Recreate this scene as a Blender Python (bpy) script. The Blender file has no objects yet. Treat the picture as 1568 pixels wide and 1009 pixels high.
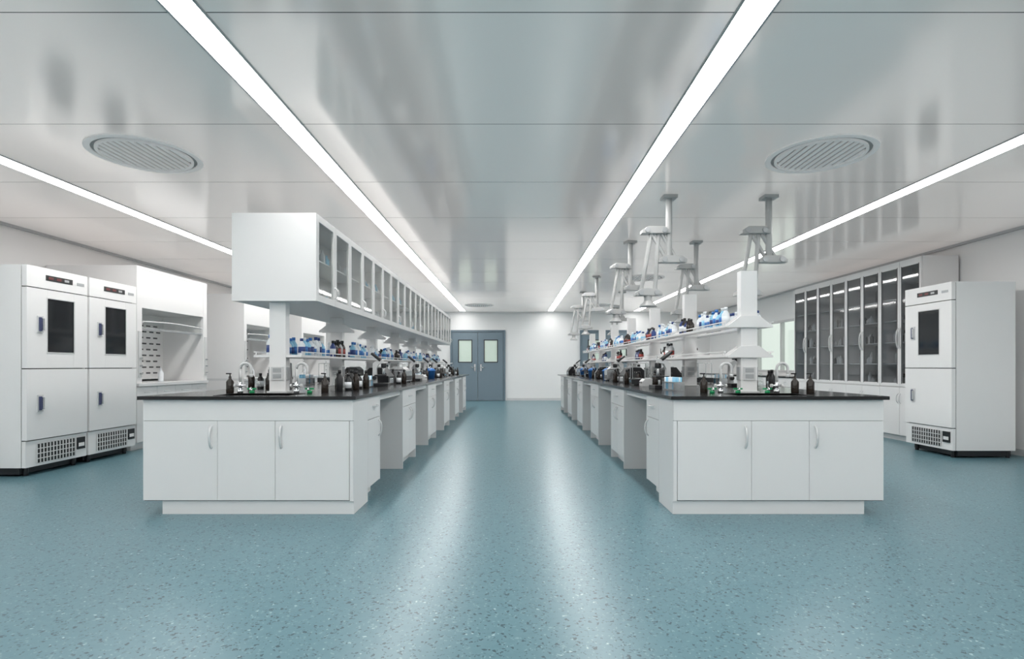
import bpy, bmesh, math, random
from mathutils import Vector, Matrix
random.seed(7)
scene = bpy.context.scene
try:
    scene.view_settings.view_transform = 'Standard'
    scene.view_settings.look = 'None'
except Exception:
    pass

# ---------------------------------------------------------------- materials
def new_mat(name):
    m = bpy.data.materials.new(name); m.use_nodes = True
    nt = m.node_tree
    b = nt.nodes['Principled BSDF']
    return m, nt, b

def P(name, col, rough=0.4, metal=0.0, var=0.03, scale=6.0, spec=0.5, emit=None, es=0.0):
    m, nt, b = new_mat(name)
    b.inputs['Roughness'].default_value = rough
    b.inputs['Metallic'].default_value = metal
    b.inputs['Specular IOR Level'].default_value = spec
    tc = nt.nodes.new('ShaderNodeTexCoord')
    n = nt.nodes.new('ShaderNodeTexNoise'); n.inputs['Scale'].default_value = scale
    nt.links.new(tc.outputs['Object'], n.inputs['Vector'])
    r = nt.nodes.new('ShaderNodeMix'); r.data_type = 'RGBA'
    r.inputs[6].default_value = tuple(c*(1-var) for c in col)+(1,)
    r.inputs[7].default_value = tuple(min(1, c*(1+var)) for c in col)+(1,)
    nt.links.new(n.outputs['Fac'], r.inputs[0])
    nt.links.new(r.outputs[2], b.inputs['Base Color'])
    if emit:
        b.inputs['Emission Color'].default_value = tuple(emit)+(1,)
        b.inputs['Emission Strength'].default_value = es
    return m

def glass(name, tint, rough=0.03, refl=0.12):
    m = bpy.data.materials.new(name); m.use_nodes = True
    nt = m.node_tree; nt.nodes.clear()
    o = nt.nodes.new('ShaderNodeOutputMaterial')
    t = nt.nodes.new('ShaderNodeBsdfTransparent'); t.inputs[0].default_value = tuple(tint)+(1,)
    g = nt.nodes.new('ShaderNodeBsdfGlossy'); g.inputs['Roughness'].default_value = rough
    g.inputs[0].default_value = (.9, .9, .9, 1)
    mx = nt.nodes.new('ShaderNodeMixShader')
    lw = nt.nodes.new('ShaderNodeLayerWeight'); lw.inputs['Blend'].default_value = .5
    pw = nt.nodes.new('ShaderNodeMath'); pw.operation = 'POWER'; pw.inputs[1].default_value = 4
    ma = nt.nodes.new('ShaderNodeMath'); ma.operation = 'MULTIPLY_ADD'
    ma.inputs[1].default_value = .4; ma.inputs[2].default_value = refl*.3
    nt.links.new(lw.outputs['Facing'], pw.inputs[0]); nt.links.new(pw.outputs[0], ma.inputs[0])
    nt.links.new(ma.outputs[0], mx.inputs[0])
    nt.links.new(t.outputs[0], mx.inputs[1]); nt.links.new(g.outputs[0], mx.inputs[2])
    nt.links.new(mx.outputs[0], o.inputs[0])
    return m

WHITE = P('white_laminate', (.84, .825, .82), .35, var=.01)
WHITE2 = P('white_metal_paint', (.87, .86, .855), .28, var=.01)
WALL = P('wall_paint', (.89, .88, .875), .5, var=.015, scale=2)
SHADOWGAP = P('dark_gap', (.10, .10, .105), .7)
BOUNCECUT = P('cabinet_top_bounce_cut', (.30, .30, .30), .8)  # dark grey added on cabinet top to cut light bounced onto the ceiling
BLACK = P('black_epoxy_top', (.012, .012, .013), .18, var=.2, scale=40)
BLKPL = P('black_plastic', (.015, .015, .017), .3)
GREY = P('grey_metal', (.45, .46, .47), .35, .3)
LGREY = P('light_grey_paint', (.66, .66, .66), .4)
PULL = P('pull_handle_satin', (.72, .72, .72), .3, .2)
STEEL = P('steel', (.62, .63, .64), .25, .9)
CHROME = P('chrome', (.8, .8, .82), .12, 1.0)
ARM = P('arm_grey', (.48, .48, .475), .35)
DARKINT = P('dark_interior', (.24, .245, .25), .5)
BLUE = P('label_blue', (.03, .17, .50), .4)
CYAN = P('label_cyan', (.28, .58, .78), .4)
NAVY = P('label_navy', (.02, .05, .20), .35)
RED = P('label_red', (.35, .05, .04), .4)
GREEN = P('green_plastic', (.0, .30, .10), .35)
AMBER = P('amber_glass', (.018, .011, .007), .12)
BOTTLEW = P('bottle_white', (.8, .83, .86), .3)
DOORB = P('door_blue_grey', (.18, .24, .285), .4, var=.02)
DOORF = P('door_frame_grey', (.14, .19, .23), .4)
GLASS = glass('clear_glass', (.965, .975, .97))
DGLASS = glass('smoked_glass', (.78, .79, .80), .05, .2)
FGLASS = P('frosted_vision_glass', (.62, .72, .64), .25, emit=(.7, .82, .7), es=.12)
SCREEN = P('black_window_glass', (.012, .014, .017), .08)
LED = P('led_display', (.16, .03, .03), .3)
HBLUE = P('handle_blue', (.05, .06, .14), .3)
LIGHT = P('light_diffuser', (.9, .9, .9), .5, emit=(1.0, .985, .965), es=20.0)
WORKTOP = P('hood_worktop', (.7, .7, .7), .4)
VENTW = P('vent_white_fill_glow', (.80, .78, .77), .4, emit=(1, .96, .94), es=.13)  # faint glow added so the vents match the glowing ceiling, not a lamp
VENTG = P('vent_cavity', (.40, .39, .385), .6)

def ceiling_mat():
    m, nt, b = new_mat('ceiling_lacquered_panels_fill_glow')
    N, L = nt.nodes, nt.links
    tc = N.new('ShaderNodeTexCoord'); sp = N.new('ShaderNodeSeparateXYZ')
    L.new(tc.outputs['Object'], sp.inputs[0])
    a = N.new('ShaderNodeMath'); a.operation = 'ADD'; a.inputs[1].default_value = -2.635+12.2
    L.new(sp.outputs['Y'], a.inputs[0])
    d = N.new('ShaderNodeMath'); d.operation = 'DIVIDE'; d.inputs[1].default_value = 1.22
    L.new(a.outputs[0], d.inputs[0])
    f = N.new('ShaderNodeMath'); f.operation = 'FRACT'; L.new(d.outputs[0], f.inputs[0])
    lt = N.new('ShaderNodeMath'); lt.operation = 'LESS_THAN'; lt.inputs[1].default_value = .006
    L.new(f.outputs[0], lt.inputs[0])
    mx = N.new('ShaderNodeMix'); mx.data_type = 'RGBA'
    mx.inputs[6].default_value = (.79, .755, .73, 1); mx.inputs[7].default_value = (.12, .12, .12, 1)
    L.new(lt.outputs[0], mx.inputs[0]); L.new(mx.outputs[2], b.inputs['Base Color'])
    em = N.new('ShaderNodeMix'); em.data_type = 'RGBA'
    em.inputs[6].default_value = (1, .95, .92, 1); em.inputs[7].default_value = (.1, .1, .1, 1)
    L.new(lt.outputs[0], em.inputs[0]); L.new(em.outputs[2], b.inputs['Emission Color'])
    b.inputs['Emission Strength'].default_value = .17  # weak even glow added to the panels, stands in for bounced light
    n = N.new('ShaderNodeTexNoise'); n.inputs['Scale'].default_value = .9
    mp = N.new('ShaderNodeMapping'); mp.inputs['Scale'].default_value = (1.6, .5, 1)
    L.new(tc.outputs['Object'], mp.inputs[0]); L.new(mp.outputs[0], n.inputs['Vector'])
    bp = N.new('ShaderNodeBump'); bp.inputs['Strength'].default_value = .05; bp.inputs['Distance'].default_value = .02
    L.new(n.outputs['Fac'], bp.inputs['Height']); L.new(bp.outputs[0], b.inputs['Normal'])
    b.inputs['Roughness'].default_value = .14
    b.inputs['Metallic'].default_value = .33
    b.inputs['Specular IOR Level'].default_value = .7
    return m

def floor_mat():
    m, nt, b = new_mat('floor_speckled_vinyl')
    N, L = nt.nodes, nt.links
    tc = N.new('ShaderNodeTexCoord')
    nz = N.new('ShaderNodeTexNoise'); nz.inputs['Scale'].default_value = 45; nz.inputs['Detail'].default_value = 2
    L.new(tc.outputs['Object'], nz.inputs['Vector'])
    off = N.new('ShaderNodeVectorMath'); off.operation = 'SCALE'; off.inputs['Scale'].default_value = .035
    L.new(nz.outputs['Color'], off.inputs[0])
    ad = N.new('ShaderNodeVectorMath'); ad.operation = 'ADD'
    L.new(tc.outputs['Object'], ad.inputs[0]); L.new(off.outputs[0], ad.inputs[1])
    def chips(scale, thr, dist, prev, col, chan):
        v = N.new('ShaderNodeTexVoronoi'); v.inputs['Scale'].default_value = scale
        L.new(ad.outputs[0], v.inputs['Vector'])
        s = N.new('ShaderNodeSeparateColor'); L.new(v.outputs['Color'], s.inputs[0])
        g = N.new('ShaderNodeMath'); g.operation = 'GREATER_THAN'; g.inputs[1].default_value = thr
        L.new(s.outputs[chan], g.inputs[0])
        l = N.new('ShaderNodeMath'); l.operation = 'LESS_THAN'; l.inputs[1].default_value = dist
        L.new(v.outputs['Distance'], l.inputs[0])
        mu = N.new('ShaderNodeMath'); mu.operation = 'MULTIPLY'
        L.new(g.outputs[0], mu.inputs[0]); L.new(l.outputs[0], mu.inputs[1])
        mx = N.new('ShaderNodeMix'); mx.data_type = 'RGBA'
        L.new(mu.outputs[0], mx.inputs[0]); L.new(prev, mx.inputs[6]); mx.inputs[7].default_value = col
        return mx.outputs[2]
    base = N.new('ShaderNodeMix'); base.data_type = 'RGBA'
    base.inputs[6].default_value = (.092, .196, .232, 1); base.inputs[7].default_value = (.128, .245, .284, 1)
    n2 = N.new('ShaderNodeTexNoise'); n2.inputs['Scale'].default_value = 30; n2.inputs['Detail'].default_value = 4
    L.new(tc.outputs['Object'], n2.inputs['Vector']); L.new(n2.outputs['Fac'], base.inputs[0])
    c = chips(74, .72, .38, base.outputs[2], (.058, .125, .150, 1), 0)
    c = chips(72, .80, .36, c, (.19, .31, .345, 1), 1)
    c = chips(48, .86, .34, c, (.035, .075, .095, 1), 2)
    c = chips(46, .965, .30, c, (.32, .45, .48, 1), 0)
    L.new(c, b.inputs['Base Color'])
    b.inputs['Roughness'].default_value = .30
    b.inputs['Specular IOR Level'].default_value = .5
    return m
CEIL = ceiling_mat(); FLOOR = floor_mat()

# ---------------------------------------------------------------- mesh builder
class MB:
    def __init__(s): s.v = []; s.f = []; s.m = []; s.sm = []; s.mats = []
    def mi(s, mat):
        if mat not in s.mats: s.mats.append(mat)
        return s.mats.index(mat)
    def add(s, vs, fs, mat, smooth=None):
        o = len(s.v); i = s.mi(mat); s.v += [tuple(p) for p in vs]
        for k, f in enumerate(fs):
            s.f.append([a+o for a in f]); s.m.append(i)
            s.sm.append(bool(smooth[k]) if smooth else False)
    def box(s, x0, x1, y0, y1, z0, z1, mat):
        x0, x1 = sorted((x0, x1)); y0, y1 = sorted((y0, y1)); z0, z1 = sorted((z0, z1))
        vs = [(x0,y0,z0),(x1,y0,z0),(x1,y1,z0),(x0,y1,z0),(x0,y0,z1),(x1,y0,z1),(x1,y1,z1),(x0,y1,z1)]
        s.add(vs, [(0,3,2,1),(4,5,6,7),(0,1,5,4),(1,2,6,5),(2,3,7,6),(3,0,4,7)], mat)
    def cyl(s, p0, p1, r, mat, r2=None, seg=14):
        p0 = Vector(p0); p1 = Vector(p1); r2 = r if r2 is None else r2
        d = (p1-p0).normalized()
        u = d.orthogonal().normalized(); w = d.cross(u)
        vs = []
        for p, rr in ((p0, r), (p1, r2)):
            for k in range(seg):
                a = 2*math.pi*k/seg
                vs.append(p+u*math.cos(a)*rr+w*math.sin(a)*rr)
        fs = [(k, (k+1) % seg, seg+(k+1) % seg, seg+k) for k in range(seg)]
        sm = [1]*seg
        fs += [tuple(range(seg))[::-1], tuple(range(seg, 2*seg))]; sm += [0, 0]
        s.add(vs, fs, mat, sm)
    def lathe(s, cx, cy, prof, mat, seg=14):
        vs = []
        for r, z in prof:
            for k in range(seg):
                a = 2*math.pi*k/seg
                vs.append((cx+r*math.cos(a), cy+r*math.sin(a), z))
        fs = []; n = len(prof)
        for j in range(n-1):
            for k in range(seg):
                fs.append((j*seg+k, j*seg+(k+1) % seg, (j+1)*seg+(k+1) % seg, (j+1)*seg+k))
        sm = [1]*len(fs)
        fs += [tuple(range(seg))[::-1], tuple(range((n-1)*seg, n*seg))]; sm += [0, 0]
        s.add(vs, fs, mat, sm)
    def tube(s, pts, r, mat, seg=10):
        pts = [Vector(p) for p in pts]; vs = []; n = len(pts)
        ref = None
        for i, p in enumerate(pts):
            t = (pts[min(i+1, n-1)]-pts[max(i-1, 0)]).normalized()
            if ref is None: ref = t.orthogonal().normalized()
            u = (ref-t*ref.dot(t)).normalized(); ref = u; w = t.cross(u)
            for k in range(seg):
                a = 2*math.pi*k/seg
                vs.append(p+u*math.cos(a)*r+w*math.sin(a)*r)
        fs = []
        for j in range(n-1):
            for k in range(seg):
                fs.append((j*seg+k, j*seg+(k+1) % seg, (j+1)*seg+(k+1) % seg, (j+1)*seg+k))
        sm = [1]*len(fs)
        fs += [tuple(range(seg))[::-1], tuple(range((n-1)*seg, n*seg))]; sm += [0, 0]
        s.add(vs, fs, mat, sm)
    def prism_xz(s, poly, y0, y1, mat):
        n = len(poly)
        vs = [(x, y0, z) for x, z in poly]+[(x, y1, z) for x, z in poly]
        fs = [tuple(range(n)), tuple(range(n, 2*n))[::-1]]
        fs += [(k, n+k, n+(k+1) % n, (k+1) % n) for k in range(n)]
        s.add(vs, fs, mat)
    def ring(s, cx, cy, z0, z1, r0, r1, mat, seg=48):
        vs = []
        for r, z in ((r0, z0), (r1, z0), (r1, z1), (r0, z1)):
            for k in range(seg):
                a = 2*math.pi*k/seg; vs.append((cx+r*math.cos(a), cy+r*math.sin(a), z))
        fs = []
        for j in range(4):
            for k in range(seg):
                jj = (j+1) % 4
                fs.append((j*seg+k, jj*seg+k, jj*seg+(k+1) % seg, j*seg+(k+1) % seg))
        s.add(vs, fs, mat)
    def done(s, name, loc=(0, 0, 0), rz=0, bevel=0, parent=None):
        me = bpy.data.meshes.new(name); me.from_pydata(s.v, [], s.f)
        for m in s.mats: me.materials.append(m)
        me.polygons.foreach_set('material_index', s.m)
        me.polygons.foreach_set('use_smooth', s.sm)
        bm = bmesh.new(); bm.from_mesh(me)
        bmesh.ops.recalc_face_normals(bm, faces=bm.faces); bm.to_mesh(me); bm.free()
        me.update()
        ob = bpy.data.objects.new(name, me); scene.collection.objects.link(ob)
        ob.location = loc; ob.rotation_euler = (0, 0, rz)
        if bevel:
            b = ob.modifiers.new('edge_bevel', 'BEVEL'); b.width = bevel; b.segments = 2
            b.limit_method = 'ANGLE'; b.angle_limit = math.radians(50)
        if parent: ob.parent = parent
        return ob

def dup(ob, loc, rz=0):
    o = ob.copy(); scene.collection.objects.link(o)
    o.location = loc; o.rotation_euler = (0, 0, rz); return o
def empty(name, loc=(0, 0, 0)):
    e = bpy.data.objects.new(name, None); scene.collection.objects.link(e); e.location = loc; return e

# ---------------------------------------------------------------- room
XL, XR, Y0, Y1, HC = -6.05, 6.2, -3.0, 17.3, 2.8
def simple(name, boxes, mat, bevel=0):
    b = MB()
    for bx in boxes: b.box(*bx, mat)
    return b.done(name, bevel=bevel)
simple('floor', [(XL-.2, XR+.2, Y0-.2, Y1+.2, -.1, 0)], FLOOR)
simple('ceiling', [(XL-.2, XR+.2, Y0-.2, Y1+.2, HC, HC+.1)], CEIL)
simple('wall_left', [(XL-.2, XL, Y0-.2, Y1+.2, 0, HC)], WALL)
WY0, WY1, WZ0, WZ1 = 11.5, 15.1, .95, 2.15
simple('wall_right', [(XR, XR+.2, Y0-.2, WY0, 0, HC), (XR, XR+.2, WY1, Y1+.2, 0, HC),
                      (XR, XR+.2, WY0, WY1, 0, WZ0), (XR, XR+.2, WY0, WY1, WZ1, HC)], WALL)
simple('wall_back', [(XL, XR, Y1, Y1+.2, 0, HC)], WALL)
simple('wall_front', [(XL, XR, Y0-.2, Y0, 0, HC)], WALL)
simple('trim_1', [(XL, XL+.03, Y0, Y1, HC-.035, HC)], GREY)
simple('trim_2', [(XR-.03, XR, Y0, Y1, HC-.035, HC)], GREY)
simple('baseboard_back', [(-.2, 2.0, Y1-.015, Y1, 0, .08)], LGREY)
simple('baseboard_left', [(XL, XL+.015, Y0, Y1, 0, .08)], LGREY)
simple('baseboard_right', [(XR-.015, XR, Y0, Y1, 0, .08)], LGREY)
b = MB()
fr = .05
b.box(XR-.01, XR+.08, WY0, WY1, WZ1-fr, WZ1, LGREY); b.box(XR-.01, XR+.08, WY0, WY1, WZ0, WZ0+fr, LGREY)
for k in range(4):
    y = WY0+(WY1-WY0-fr)*k/3
    b.box(XR-.01, XR+.08, y, y+fr, WZ0+fr, WZ1-fr, LGREY)
b.box(XR+.03, XR+.036, WY0+fr, WY1-fr, WZ0+fr, WZ1-fr, GLASS)
b.done('window_1', bevel=.004)

def double_door(name, x0, x1, top):
    b = MB(); y = Y1
    b.box(x0, x0+.06, y-.07, y-.002, 0, top, DOORF); b.box(x1-.06, x1, y-.07, y-.002, 0, top, DOORF)
    b.box(x0+.06, x1-.06, y-.07, y-.002, top-.06, top, DOORF)
    xm = (x0+x1)/2
    for k, (a, c) in enumerate(((x0+.065, xm-.006), (xm+.006, x1-.065))):
        wx0, wx1, wz0, wz1 = a+.18, c-.17, 1.2, 1.92
        yf, yb = y-.05, y-.005
        b.box(a, wx0, yf, yb, .01, top-.065, DOORB); b.box(wx1, c, yf, yb, .01, top-.065, DOORB)
        b.box(wx0, wx1, yf, yb, .01, wz0, DOORB); b.box(wx0, wx1, yf, yb, wz1, top-.065, DOORB)
        for q in ((wx0, wx0+.025, wz0, wz1), (wx1-.025, wx1, wz0, wz1), (wx0, wx1, wz0, wz0+.025), (wx0, wx1, wz1-.025, wz1)):
            b.box(q[0], q[1], yf-.012, yb, q[2], q[3], BLKPL)
        b.box(wx0+.025, wx1-.025, yf+.01, yb-.01, wz0+.025, wz1-.025, FGLASS)
        hx = c-.09 if k == 0 else a+.09; s = -1 if k == 0 else 1
        b.box(hx-.025, hx+.025, yf-.01, yf, .93, 1.15, STEEL)
        b.cyl((hx, yf-.045, 1.05), (hx, yf-.008, 1.05), .012, STEEL)
        b.cyl((hx, yf-.045, 1.05), (hx+s*.13, yf-.045, 1.05), .011, STEEL)
    b.done(name)
double_door('door_1', -1.98, -.25, 2.22)
double_door('door_2', 2.1, 3.8, 2.22)

for x in (-4.215, -1.567, 1.152, 3.81):
    b = MB(); w = .0775
    for q in (-1, 1):
        b.box(x+q*w, x+q*(w+.012), Y0+.2, 17.0, HC-.008, HC+.001, GREY)
    y = 3.85-3.66*2
    while y < 17:
        e = min(y+3.66, 17.0)
        if y > Y0+.2: b.box(x-w, x+w, y-.006, y+.006, HC-.008, HC+.001, GREY)
        b.box(x-w, x+w, max(y+.006, Y0+.2), e-.006, HC-.006, HC+.001, LIGHT); y += 3.66
    b.done('linear_ceiling_light')

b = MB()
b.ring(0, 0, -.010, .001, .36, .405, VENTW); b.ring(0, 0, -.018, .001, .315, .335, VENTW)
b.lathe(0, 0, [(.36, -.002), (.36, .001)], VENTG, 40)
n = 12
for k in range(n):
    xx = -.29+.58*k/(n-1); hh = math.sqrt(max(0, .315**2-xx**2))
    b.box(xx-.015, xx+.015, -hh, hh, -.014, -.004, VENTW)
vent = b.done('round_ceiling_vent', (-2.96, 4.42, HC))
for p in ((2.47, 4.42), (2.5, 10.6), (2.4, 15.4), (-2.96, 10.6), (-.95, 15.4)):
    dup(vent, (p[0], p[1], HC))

# ---------------------------------------------------------------- island benches
BY0, BY1 = 4.04, 14.3
def handle(b, p, axis, L=.14, out=(0, -1, 0), r=.006, mat=None):
    mat = mat or PULL
    o = Vector(out); p = Vector(p); a = Vector(axis)
    pts = []
    for k in range(9):
        t = k/8; h = .032*math.sin(math.pi*t)**.5 if 0 < t < 1 else 0
        pts.append(p+a*(t-.5)*L+o*h)
    b.tube(pts, r, mat, 8)

def bench(s):
    X = lambda a: s*(1.18+a)
    e = empty('lab_island_bench', (0, 0, 0))
    b = MB()
    def bx(a0, a1, y0, y1, z0, z1, m): b.box(X(a0), X(a1), y0, y1, z0, z1, m)
    bx(0, 1.55, 4.06, 4.45, .1, .85, WHITE)
    bx(0.001, 1.42, 4.065, 4.45, 0, .1, WHITE)
    bx(.002, 1.548, 4.042, 4.0595, .695, .848, WHITE)
    for a0, a1 in ((.03, .5735), (.5765, .9985), (1.0015, 1.548)):
        bx(a0, a1, 4.042, 4.0575, .108, .692, WHITE)
    bx(.0, .026, 4.042, 4.0575, .1, .692, WHITE)
    bx(.001, 1.549, 4.058, 4.0605, .1, .6945, SHADOWGAP)
    for a in (.53, 1.045): handle(b, (X(a), 4.042, .575), (0, 0, 1), .16, r=.009)
    mods = [(4.45, 4.86)]; y = 5.85
    while y+.78 < BY1: mods.append((y, y+.78)); y += 1.75
    if mods[-1][1] < BY1-.9: mods.append((BY1-.5, BY1))
    inn = Vector((-s, 0, 0))
    for i, (m0, m1) in enumerate(mods):
        c0 = m0+.021 if i else m0+.001
        bx(.022, .61, c0, m1-.021, .101, .849, WHITE)
        bx(.08, .61, c0, m1-.021, 0, .1, WHITE)
        if i: bx(.0, .6, m0, m0+.02, 0, .85, WHITE)
        bx(.0, .6, m1-.02, m1, 0 if i else .1, .85, WHITE)
        bx(.0185, .0215, c0+.001, m1-.022, .102, .84, SHADOWGAP)
        bx(.0, .018, c0+.003, m1-.024, .66, .842, WHITE)
        handle(b, (X(0), (m0+m1)/2, .76), (0, 1, 0), .12, out=inn)
        if m1-m0 > .6:
            mm = (m0+m1)/2
            bx(.0, .018, m0+.023, mm-.002, .105, .655, WHITE); bx(.0, .018, mm+.002, m1-.023, .105, .655, WHITE)
            handle(b, (X(0), mm-.04, .56), (0, 0, 1), .14, out=inn)
            handle(b, (X(0), mm+.04, .56), (0, 0, 1), .14, out=inn)
        else:
            bx(.0, .018, c0+.003, m1-.024, .105, .655, WHITE)
            handle(b, (X(0), m1-.07, .56), (0, 0, 1), .14, out=inn)
    for (m0, m1), (n0, n1) in zip(mods[:-1], mods[1:]):
        bx(.03, .05, m1+.001, n0-.001, .79, .849, WHITE)
    bx(.62, .95, 4.451, BY1, 0, .849, WHITE)
    bx(.951, 1.52, 4.451, BY1, .1, .849, WHITE); bx(.951, 1.44, 4.451, BY1-.001, 0, .1, WHITE)
    bx(1.5205, 1.5225, 4.455, BY1-.01, .102, .845, SHADOWGAP)
    y = 4.45
    while y < BY1-.3:
        y2 = min(y+.49, BY1)
        bx(1.523, 1.54, y+.002, y2-.002, .105, .655, WHITE); bx(1.523, 1.54, y+.002, y2-.002, .66, .845, WHITE)
        handle(b, (X(1.54), y2-.06, .56), (0, 0, 1), .14, out=-inn)
        y += .49
    b.done('cabinets', bevel=.002, parent=e)
    t = MB()
    sa0, sa1, sy0, sy1 = .5, 1.05, 4.1, 4.4
    def tx(a0, a1, y0, y1, z0, z1, m): t.box(X(a0), X(a1), y0, y1, z0, z1, m)
    tx(-.025, 1.575, 4.015, sy0, .85, .876, BLACK); tx(-.025, 1.575, sy1, BY1+.02, .85, .876, BLACK)
    tx(-.025, sa0, sy0, sy1, .85, .876, BLACK); tx(sa1, 1.575, sy0, sy1, .85, .876, BLACK)
    t.done('countertop', parent=e)
    t = MB()
    tx(sa0-.01, sa0, sy0, sy1, .855, .879, BLKPL); tx(sa1, sa1+.01, sy0, sy1, .855, .879, BLKPL)
    tx(sa0-.01, sa1+.01, sy0-.01, sy0, .855, .879, BLKPL); tx(sa0-.01, sa1+.01, sy1, sy1+.01, .855, .879, BLKPL)
    tx(sa0, sa1, sy0, sy1, .8505, .853, BLKPL)
    t.done('sink_rim', parent=e)
bench(-1); bench(1)

CZ = .8765
# ---------------------------------------------------------------- reagent shelving
PY = [4.6+1.5*k for k in range(7)]
def shelving(s, top, levels, brz):
    cx = s*1.96; b = MB()
    for y in PY:
        b.box(cx-.068, cx+.068, y-.04, y+.04, CZ, top, WHITE2)
        b.box(cx-.085, cx+.085, y-.055, y+.055, CZ, CZ+.012, LGREY)
        for q in (-1, 1):
            b.box(cx+q*.068, cx+q*.078, y-.03, y+.03, .98, 1.09, GREY)
        b.box(cx-.05, cx+.05, y-.05, y-.04, .98, 1.09, LGREY)
        b.box(cx-.035, cx+.035, y-.052, y-.05, .995, 1.03, GREY); b.box(cx-.035, cx+.035, y-.052, y-.05, 1.045, 1.08, GREY)
        for z in brz:
            if s < 0 and y < 5: continue
            poly = [(cx-.18, z-.022), (cx+.18, z-.022), (cx+.18, z-.005), (cx+.075, z+.075), (cx-.075, z+.075), (cx-.18, z-.005)]
            b.prism_xz(poly, y-.045, y-.062, WHITE2)
            b.prism_xz(poly, y+.045, y+.055, WHITE2)
    for z in levels:
        for q in (-1, 1):
            b.box(cx+q*.07, cx+q*.2, PY[0]-.04, PY[-1]+.3, z-.02, z, WHITE2)
            b.box(cx+q*.196, cx+q*.204, PY[0]-.04, PY[-1]+.3, z+.02, z+.03, WHITE2)
            y = PY[0]
            while y < PY[-1]+.3:
                b.box(cx+q*.196, cx+q*.204, y, y+.01, z, z+.02, WHITE2); y += .75
    b.done('reagent_shelf', bevel=.002)
shelving(-1, 1.629, [1.19], [1.49])
shelving(1, 1.89, [1.19, 1.44], [1.19, 1.44])

# ---------------------------------------------------------------- overhead cabinet (left island)
b = MB()
ox0, ox1, oy0, oy1, oz0, oz1 = -2.3, -1.61, 4.5, 14.1, 1.63, 2.35
b.box(ox0+.021, ox1-.021, oy0, oy1, oz0, oz0+.02, WHITE); b.box(ox0+.021, ox1-.021, oy0, oy1, oz1-.02, oz1-.002, WHITE)
b.box(ox0+.021, ox1-.021, oy0, oy1, oz1-.0015, oz1, BOUNCECUT)  # thin grey sheet added to dim the bounce above the cabinet
b.box(ox0, ox1, oy0-.018, oy0-.0005, oz0, oz1, WHITE); b.box(ox0, ox1, oy1+.0005, oy1+.018, oz0, oz1, WHITE)
b.box(-1.965, -1.945, oy0+.001, oy1-.001, oz0+.021, oz1-.021, WHITE)
for sx in (1, -1):
    xf = ox1 if sx == 1 else ox0
    b.box(-1.955+sx*.011, xf-sx*.04, oy0+.001, oy1-.001, 1.985, 1.997, WHITE)
    nd = 21; pw = (oy1-oy0)/nd
    for k in range(nd):
        a = oy0+k*pw+.002; c = a+pw-.004; f = .045
        for (p, q, r_, t_) in ((a, a+f, oz0, oz1), (c-f, c, oz0, oz1), (a+f, c-f, oz0, oz0+.06), (a+f, c-f, oz1-.06, oz1)):
            b.box(xf-sx*.02, xf, p, q, r_+.002, t_-.002, WHITE)
        b.box(xf-sx*.012, xf-sx*.008, a+f, c-f, oz0+.06, oz1-.06, GLASS)
        if k % 3 == 0 and k: b.box(-1.955+sx*.012, xf-sx*.022, a-.008, a+.006, oz0+.021, oz1-.021, WHITE)
        hy = c-.02 if k % 2 == 0 else a+.02
        handle(b, (xf, hy, oz0+.12), (0, 0, 1), .1, out=(sx, 0, 0), r=.004)
        for zz in (oz0+.021, 1.998):
            for j in range(3):
                yy = a+.09+j*.11; hh = random.uniform(.09, .17)
                b.lathe(xf-sx*.15, yy, [(.03, zz), (.03, zz+hh*.7), (.013, zz+hh*.85), (.013, zz+hh)], random.choice([BOTTLEW, LGREY, BOTTLEW, CYAN]), 8)
b.done('overhead_glass_cabinet', bevel=.0015)

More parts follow.
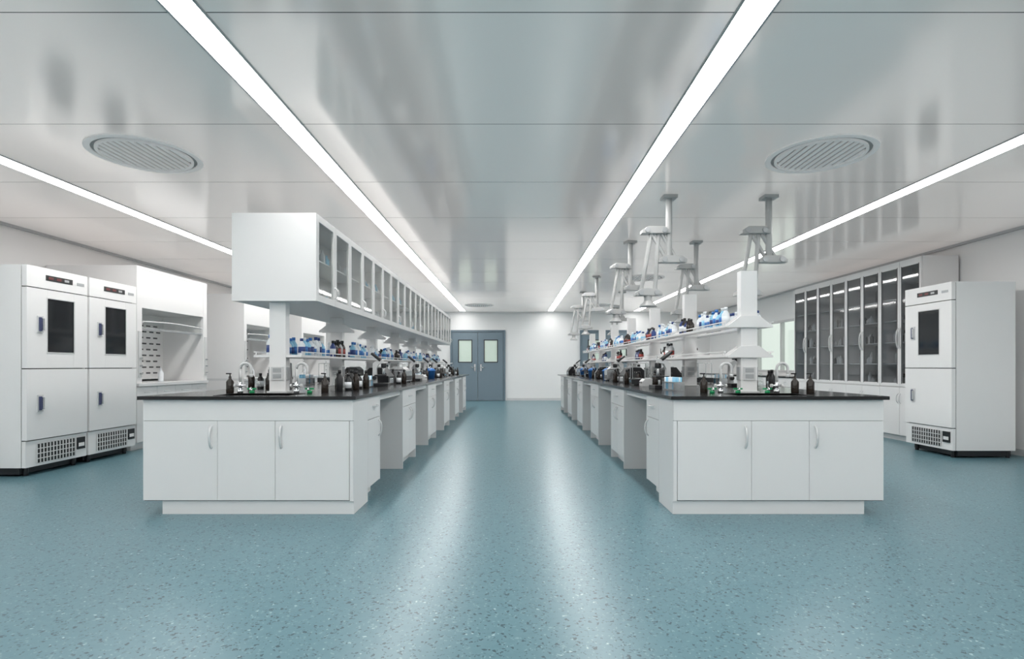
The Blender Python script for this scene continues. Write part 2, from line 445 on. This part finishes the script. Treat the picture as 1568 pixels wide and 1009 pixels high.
# ---------------------------------------------------------------- fridges
def fridge():
    b = MB(); w, d, h = .77, .76, 2.1
    b.box(-d+.03, -.10, .03, w-.03, .02, .089, BLKPL)
    b.box(-d, -.059, 0, w, .09, h, WHITE2)
    b.box(-.0585, -.0505, .008, w-.008, .1, h-.01, SHADOWGAP)
    b.box(-.05, 0, 0, w, 1.89, h, WHITE2)
    b.box(0, .004, .22, .56, 1.975, 2.03, BLKPL)
    for k in range(3): b.box(.004, .006, .25+.1*k, .31+.1*k, 1.99, 2.015, LED if k < 2 else GREY)
    b.box(0, .003, .62, .72, 1.98, 2.01, GREY)
    z0, z1 = 1.075, 1.88
    a0, a1, c0, c1 = .24, .58, 1.24, 1.79
    b.box(-.05, 0, 0, a0, z0, z1, WHITE2); b.box(-.05, 0, a1, w, z0, z1, WHITE2)
    b.box(-.05, 0, a0, a1, z0, c0, WHITE2); b.box(-.05, 0, a0, a1, c1, z1, WHITE2)
    b.box(-.04, -.004, a0, a1, c0, c1, SCREEN)
    for q in ((a0-.01, a0, c0-.01, c1+.01), (a1, a1+.01, c0-.01, c1+.01), (a0, a1, c0-.01, c0), (a0, a1, c1, c1+.01)):
        b.box(-.01, .004, q[0], q[1], q[2], q[3], LGREY)
    b.box(-.05, 0, 0, w, .36, 1.065, WHITE2)
    b.box(-.05, -.012, 0, w, .09, .35, WHITE2)
    b.box(-.0115, -.006, .12, .6, .12, .31, BLKPL)
    for k in range(13): b.box(-.008, .002, .12+k*.04-.004, .12+k*.04+.004, .12, .31, LGREY)
    for k in range(3): b.box(-.008, .003, .12, .6, .16+k*.05, .168+k*.05, LGREY)
    b.box(-.011, 0, .63, .74, .18, .31, BLKPL); b.box(0, .002, .645, .725, .21, .25, WHITE2)
    for z in (1.52, .72):
        b.box(0, .008, .115, .185, z-.085, z+.085, LGREY)
        b.box(.008, .022, .13, .155, z-.07, z+.07, HBLUE)
        b.box(.008, .03, .155, .175, z-.06, z+.06, STEEL)
    for yy in (0.02, w-.06):
        b.cyl((-d+.06, yy+.02, 0), (-d+.06, yy+.02, .09), .022, BLKPL)
    b.cyl((-.09, .09, 0), (-.09, .09, .09), .022, BLKPL); b.cyl((-.09, w-.09, 0), (-.09, w-.09, .09), .022, BLKPL)
    return b.done('laboratory_refrigerator', bevel=.004)
f1 = fridge(); f1.location = (-4.79, 5.4, 0)
dup(f1, (-4.79, 6.2, 0)); dup(f1, (5.2, 7.28, 0), math.pi)

# ---------------------------------------------------------------- fume hoods
def hood():
    b = MB(); w, d, h = 1.62, 1.17, 2.4
    b.box(-d, -.08, 0.001, w-.001, 0, .1, WHITE); b.box(-d, -.023, 0, w, .1, .83, WHITE)
    b.box(-.0225, -.0205, .01, w-.01, .11, .82, SHADOWGAP)
    for k in range(4):
        a = k*w/4+.003; c = (k+1)*w/4-.003
        b.box(-.02, 0, a, c, .105, .655, WHITE); b.box(-.02, 0, a, c, .662, .825, WHITE)
        handle(b, (0, (a+c)/2, .75), (0, 1, 0), .12, out=(1, 0, 0))
        handle(b, (0, c-.05 if k % 2 == 0 else a+.05, .55), (0, 0, 1), .12, out=(1, 0, 0))
    b.box(-d, .03, 0, w, .83, .87, WORKTOP)
    for a in (0, w-.1):
        b.box(-d, 0, a, a+.1, .87, h, WHITE2)
        b.box(0, .012, a+.02, a+.08, .95, 1.55, LGREY)
        for z in (1.0, 1.1, 1.2): b.cyl((.012, a+.05, z), (.04, a+.05, z), .012, GREY)
    b.box(-d+.001, -d+.02, .1, w-.1, .87, h-.041, WHITE2)
    b.box(-d+.001, -.001, .1, w-.1, h-.04, h, WHITE2)
    b.box(-.03, -.002, .1, w-.1, 1.86, h-.041, WHITE2)
    b.box(-.65, -.63, .1, w-.1, .9, 1.86, WHITE2)
    b.box(-.65, -.031, .1, w-.1, 1.861, 1.88, LGREY)
    for r in range(9):
        z = .98+r*.088
        for k in range(9):
            a = .16+k*.16+(.07 if r % 2 else 0)
            if a+.1 < w-.12: b.box(-.63, -.627, a, a+.095, z, z+.022, SHADOWGAP)
    b.box(-.045, -.04, .1, w-.1, 1.6, 1.86, GLASS)
    b.box(-.06, -.015, .1, w-.1, 1.575, 1.605, STEEL)
    b.tube([(-.01, .14+k*(w-.28)/12, 1.68+.02*math.sin(math.pi*k/12)) for k in range(13)], .01, LGREY)
    b.lathe(-.3, .95, [(.035, .87), (.035, 1.0), (.012, 1.04), (.012, 1.07)], BOTTLEW)
    return b.done('fume_hood', bevel=.003)
h1 = hood(); h1.location = (-4.86, 7.08, 0)
dup(h1, (-4.86, 9.9, 0)); dup(h1, (-4.86, 12.6, 0))

# ---------------------------------------------------------------- tall glass cabinets right
b = MB()
tx0, tx1, ty0, ty1, tz = 5.65, 6.17, 7.6, 11.04, 2.63
nd = 8; pw = (ty1-ty0)/nd
b.box(tx0+.05, tx1, ty0+.001, ty1-.001, 0, .08, LGREY)
b.box(tx1-.02, tx1-.001, ty0+.02, ty1-.02, .08, tz-.001, DARKINT)
b.box(tx0+.021, tx1, ty0, ty0+.02, .08, tz, WHITE); b.box(tx0+.021, tx1, ty1-.02, ty1, .08, tz, WHITE)
for z in (.08, .78, 2.61): b.box(tx0+.022, tx1-.021, ty0+.021, ty1-.021, z, z+.02, WHITE)
for z in (1.12, 1.44, 1.76, 2.08, 2.36): b.box(tx0+.05, tx1-.02, ty0+.02, ty1-.02, z, z+.015, LGREY)
for k in range(nd):
    a = ty0+k*pw+.003; c = a+pw-.006
    b.box(tx0, tx0+.02, a, c, .085, .785, WHITE)
    if k % 2 == 0 and k: b.box(tx0+.02, tx1-.02, a-.012, a+.006, .1, 2.61, WHITE)
    for (z0, z1) in ((.795, tz-.01),):
        f = .045
        b.box(tx0, tx0+.02, a, a+f, z0, z1, WHITE); b.box(tx0, tx0+.02, c-f, c, z0, z1, WHITE)
        b.box(tx0, tx0+.02, a+f, c-f, z0, z0+.05, WHITE); b.box(tx0, tx0+.02, a+f, c-f, z1-.09, z1, WHITE)
        b.box(tx0+.006, tx0+.010, a+f, c-f, z0+.05, z1-.09, DGLASS)
        b.box(tx0-.001, tx0+.004, a+f-.012, a+f+.004, z0+.04, z1-.08, SHADOWGAP); b.box(tx0-.001, tx0+.004, c-f-.004, c-f+.012, z0+.04, z1-.08, SHADOWGAP)
    hy = c-.02 if k % 2 == 0 else a+.02
    handle(b, (tx0, hy, 1.5), (0, 0, 1), .3, out=(-1, 0, 0), r=.008)
    handle(b, (tx0, hy, .62), (0, 0, 1), .14, out=(-1, 0, 0))
    for z in (.8, 1.135, 1.455, 1.775):
        for j in range(4):
            yy = a+.07+j*.085; hh = random.uniform(.1, .2)
            b.lathe(tx0+.2+random.uniform(-.03, .1), yy, [(.03, z), (.03, z+hh*.7), (.012, z+hh*.85), (.012, z+hh)], random.choice([BOTTLEW, AMBER, GREY, LGREY]), 10)
b.done('tall_glass_cabinet', bevel=.0015)

b = MB()
b.box(5.652, 6.17, 11.1, 16.5, .1, .849, WHITE); b.box(5.72, 6.17, 11.1, 16.5, 0, .099, WHITE)
b.box(5.6485, 5.6515, 11.11, 16.49, .11, .84, SHADOWGAP)
for k in range(10):
    a = 11.1+k*.54+.003
    b.box(5.63, 5.648, a, a+.534, .105, .655, WHITE); b.box(5.63, 5.648, a, a+.534, .662, .845, WHITE)
    handle(b, (5.63, a+.27, .76), (0, 1, 0), .12, out=(-1, 0, 0))
b.box(5.61, 6.18, 11.08, 16.52, .85, .876, BLACK)
b.done('wall_base_cabinet', bevel=.002)

# ---------------------------------------------------------------- extraction arms
def arm(x, y):
    b = MB()
    b.box(-.07, .07, -.07, .07, -.03, 0, ARM)
    b.cyl((0, 0, -.62), (0, 0, -.03), .032, ARM)
    def joint(cx, cy, z, w=.14):
        b.prism_xz([(cx-w, z), (cx-w, z+.03), (cx-w*.55, z+.07), (cx+w*.55, z+.07), (cx+w, z+.03), (cx+w, z)], cy-.05, cy+.05, ARM)
        b.cyl((cx-w*.6, cy-.062, z+.03), (cx-w*.6, cy+.062, z+.03), .028, GREY)
        b.cyl((cx+w*.6, cy-.062, z+.03), (cx+w*.6, cy+.062, z+.03), .028, GREY)
    joint(.03, 0, -.67)
    joint(-.14, 0, -.38)
    for dx in (-.05, .05):
        b.cyl((.03+dx, 0, -.64), (-.14+dx, 0, -.35), .019, ARM)
    for dx in (-.07, .07):
        b.cyl((-.14+dx*.5, 0, -.36), (-.21+dx, 0, -.96), .021, ARM)
    joint(-.21, 0, -1.0, .13)
    b.cyl((-.21, 0, -1.06), (-.21, 0, -.99), .04, ARM)
    b.lathe(-.21, 0, [(.085, -1.11), (.088, -1.10), (.045, -1.06), (.04, -1.05)], ARM, 20)
    return b.done('fume_extraction_arm', (x, y, HC), bevel=.002)
a0 = arm(1.56, 5.5)
for p, rz in (((2.56, 5.5), 0), ((1.6, 7.5), .2), ((2.5, 7.5), 0), ((1.58, 10.4), -.3), ((1.6, 12.6), 0), ((2.5, 12.6), .2)):
    dup(a0, (p[0], p[1], HC), rz)

# ---------------------------------------------------------------- small things
def faucet():
    b = MB()
    b.cyl((0, 0, 0), (0, 0, .03), .022, CHROME); b.cyl((0, 0, .03), (0, 0, .09), .014, CHROME)
    pts = [(0, 0, .09), (0, 0, .2)]
    for k in range(9):
        a = math.pi*k/8
        pts.append((.045-.045*math.cos(a), 0, .2+.045*math.sin(a)))
    pts += [(.09, 0, .17), (.09, 0, .15)]
    b.tube(pts, .011, LGREY); b.cyl((.09, 0, .13), (.09, 0, .155), .014, LGREY)
    b.cyl((-.04, 0, .06), (.04, 0, .06), .009, CHROME)
    b.cyl((-.05, 0, .06), (-.035, 0, .06), .015, LGREY); b.cyl((.035, 0, .06), (.05, 0, .06), .015, LGREY)
    return b.done('lab_faucet')
fa = faucet(); fa.location = (-2.24, 4.5, CZ)
for x in (-1.78, 1.70, 2.16): dup(fa, (x, 4.5, CZ))
def soap():
    b = MB()
    b.lathe(0, 0, [(.028, 0), (.03, .005), (.03, .09), (.02, .105), (.011, .115), (.011, .135)], AMBER, 16)
    b.cyl((0, 0, .135), (0, 0, .155), .005, BLKPL); b.box(-.03, .008, -.008, .008, .153, .163, BLKPL)
    return b.done('soap_dispenser_bottle')
so = soap(); so.location = (-2.35, 4.55, CZ)
for x, y in ((1.58, 4.55), (2.31, 4.5), (2.41, 4.45), (-1.58, 4.6)): dup(so, (x, y, CZ))
def gtap():
    b = MB()
    b.cyl((0, 0, 0), (0, 0, .02), .02, GREEN); b.cyl((0, 0, .02), (0, 0, .035), .01, CHROME)
    b.box(-.035, .035, -.008, .008, .03, .042, GREEN)
    b.tube([(0, 0, .03), (0, -.015, .045), (0, -.03, .04), (0, -.035, .02)], .006, CHROME)
    return b.done('gas_tap')
g = gtap(); g.location = (-2.13, 4.47, CZ)
for x in (-1.66, 1.62, 1.83, 2.07): dup(g, (x, 4.47, CZ))

def bottle(b, x, y, z, r, h, body, cap, label=None):
    b.lathe(x, y, [(r*.92, z), (r, z+.004), (r, z+h*.62), (r*.45, z+h*.8), (r*.4, z+h*.86)], body, 12)
    b.cyl((x, y, z+h*.84), (x, y, z+h), r*.48, cap, seg=12)
    if label: b.lathe(x, y, [(r*1.03, z+h*.14), (r*1.03, z+h*.5)], label, 12)

def shelf_group(s, y0, y1, z, pal, dark=False):
    cx = s*1.96; b = MB()
    for side in (-1, 1):
        y = y0
        while y < y1:
            r = random.uniform(.028, .036); h = random.uniform(.13, .18)
            bottle(b, cx+side*.135, y+r, z+.0005, r, h, random.choice(pal), BLKPL if dark else random.choice([BOTTLEW, BOTTLEW, BLUE, NAVY]),
                   random.choice([BOTTLEW, None, RED] if dark else [BLUE, CYAN, BOTTLEW, BLUE, NAVY]))
            y += 2*r+random.uniform(.004, .012)
    b.done('reagent_bottles')
pb = [CYAN, BOTTLEW, BOTTLEW, BOTTLEW, CYAN]; pd = [AMBER, NAVY, AMBER, AMBER, GREY]
for k in range(6):
    y = PY[k]
    shelf_group(1, y+.08, y+.78, 1.44, pb)
    shelf_group(1, y+1.0, y+1.3, 1.44, pd, True)
    shelf_group(-1, y+.1, y+.66, 1.19, pb)
    shelf_group(-1, y+.92, y+1.25, 1.19, pd if k % 2 == 0 else pb, k % 2 == 0)
    if k: shelf_group(1, y+.2, y+.5, 1.19, pd, True)

def microscope():
    b = MB()
    b.box(-.09, .09, -.11, .11, 0, .035, BLKPL)
    b.prism_xz([(.04, .03), (.09, .03), (.085, .25), (.03, .29), (-.03, .29), (-.03, .25), (.02, .24), (.045, .19)], -.03, .03, LGREY)
    b.box(-.07, .06, -.07, .07, .11, .125, BLKPL)
    b.cyl((-.03, 0, .13), (-.03, 0, .2), .016, STEEL); b.cyl((-.03, 0, .2), (-.03, 0, .25), .03, BLKPL)
    for q in (-.03, .03): b.cyl((-.0, q, .28), (.1, q, .36), .014, BLKPL)
    for q in (-1, 1): b.cyl((.065, q*.03, .09), (.065, q*.065, .09), .022, BLKPL)
    return b.done('microscope', bevel=.003)
def stirrer():
    b = MB()
    b.prism_xz([(-.1, 0), (.1, 0), (.1, .08), (-.07, .08), (-.1, .05)], -.09, .09, LGREY)
    b.cyl((.01, 0, .08), (.01, 0, .09), .07, STEEL, seg=20)
    b.lathe(.01, 0, [(.045, .09), (.045, .15), (.015, .2), (.015, .23), (.02, .235)], GLASS, 14)
    for q in (-.04, .04): b.cyl((-.1, q, .03), (-.085, q, .045), .014, BLKPL)
    b.cyl((.09, .075, .08), (.09, .075, .34), .006, STEEL); b.cyl((.01, .075, .28), (.1, .075, .28), .005, STEEL)
    return b.done('magnetic_stirrer', bevel=.002)
def balance():
    b = MB()
    b.box(-.1, .1, -.1, .1, .01, .07, BLKPL); b.box(-.1, -.095, -.07, .07, .03, .06, CYAN)
    for q in (-.08, .08):
        for p in (-.08, .08): b.cyl((p, q, 0), (p, q, .012), .012, GREY)
    b.cyl((0, 0, .07), (0, 0, .08), .05, STEEL, seg=20)
    for (x, y) in ((-.09, -.09), (-.09, .085), (.085, -.09), (.085, .085)): b.box(x, x+.006, y, y+.006, .07, .25, STEEL)
    b.box(-.09, .091, -.09, .091, .25, .258, STEEL); b.box(.088, .09, -.084, .085, .07, .25, GLASS)
    return b.done('electronic_balance', bevel=.002)
def centrifuge():
    b = MB()
    b.prism_xz([(-.13, 0), (.13, 0), (.13, .16), (.09, .2), (-.05, .2), (-.13, .1)], -.13, .13, BLKPL)
    b.box(-.02, .09, -.09, .09, .2, .212, GREY)
    b.prism_xz([(-.133, .02), (-.127, .02), (-.127, .08), (-.133, .08)], -.07, .07, STEEL)
    return b.done('benchtop_centrifuge', bevel=.006)
def flasks():
    b = MB()
    for i, (x, y) in enumerate(((0, -.1), (.08, -.05), (-.04, .02), (.07, .05), (0, .12), (-.08, -.07))):
        if i % 3 == 0: b.lathe(x, y, [(.04, 0), (.036, .02), (.014, .11), (.014, .15), (.018, .155)], GLASS, 14)
        else: bottle(b, x, y, 0, .03, random.uniform(.14, .2), AMBER if i % 2 else BLKPL, BLKPL, BOTTLEW if i == 2 else None)
    return b.done('reagent_bottle_cluster')
def tuberack():
    b = MB()
    b.box(-.05, .05, -.13, .13, 0, .012, STEEL); b.box(-.05, .05, -.13, .13, .07, .078, STEEL)
    for q in (-.13, .122): b.box(-.05, .05, q, q+.008, .012, .07, STEEL)
    for i in range(3):
        for j in range(8):
            b.cyl((-.03+i*.03, -.105+j*.03, .013), (-.03+i*.03, -.105+j*.03, .12), .009, random.choice([BOTTLEW, CYAN, BOTTLEW]), seg=8)
    return b.done('test_tube_rack')
def bin_():
    b = MB()
    b.lathe(0, 0, [(.07, 0), (.085, .13), (.092, .132), (.092, .145), (.05, .175), (.02, .185)], BLUE, 20)
    b.tube([(0, -.09, .12), (0, -.07, .19), (0, 0, .21), (0, .07, .19), (0, .09, .12)], .006, STEEL)
    return b.done('blue_sample_bucket')
def bath():
    b = MB()
    b.box(-.13, .13, -.15, .15, .015, .16, STEEL); b.box(-.11, .11, -.13, .13, .16, .17, BLKPL)
    b.box(-.135, -.13, -.12, .12, .03, .09, BLKPL); b.prism_xz([(-.1, .17), (.1, .17), (.06, .21), (-.06, .21)], -.11, .11, LGREY)
    for q in (-.12, .12):
        for p in (-.1, .1): b.cyl((p, q, 0), (p, q, .016), .012, BLKPL)
    return b.done('water_bath', bevel=.004)
protos = {'m': microscope(), 's': stirrer(), 'b': balance(), 'c': centrifuge(), 'f': flasks(), 't': tuberack(), 'k': bin_(), 'w': bath()}
used = set()
def put(kind, x, y, rz=0.0):
    o = protos[kind]
    if kind in used: o = dup(o, (0, 0, 0))
    used.add(kind); o.location = (x, y, CZ); o.rotation_euler = (0, 0, rz)
seqL = "fftmcfbwfmstfkmfmbfwtmfcfsm"
seqR = "tmfsbfcfmwkkfcfkbfmktwfmcfm"
for s, seq in ((-1, seqL), (1, seqR)):
    y = 5.0
    for i, ch in enumerate(seq):
        x = s*random.uniform(1.44, 1.55)
        put(ch, x, y, (math.pi if s < 0 else 0)+random.uniform(-.12, .12))
        y += .35
        if y > 14: break
    y = 5.3; k = 0
    while y < 14:
        put("fmtbfcsw"[k % 8], s*random.uniform(2.38, 2.48), y, (0 if s < 0 else math.pi)+random.uniform(-.12, .12))
        y += .6; k += 1

w = bpy.data.worlds.new('World'); scene.world = w; w.use_nodes = True
w.node_tree.nodes['Background'].inputs[0].default_value = (.85, .95, .87, 1)
w.node_tree.nodes['Background'].inputs[1].default_value = 1.0

cam = bpy.data.cameras.new('Camera'); co = bpy.data.objects.new('Camera', cam); scene.collection.objects.link(co)
co.location = (0, 0, 1.1); co.rotation_euler = (math.radians(90), 0, 0)
cam.sensor_width = 36; cam.lens = 840/1568*36
cam.shift_y = .0354; cam.shift_x = -.0013; cam.clip_start = .05
scene.camera = co
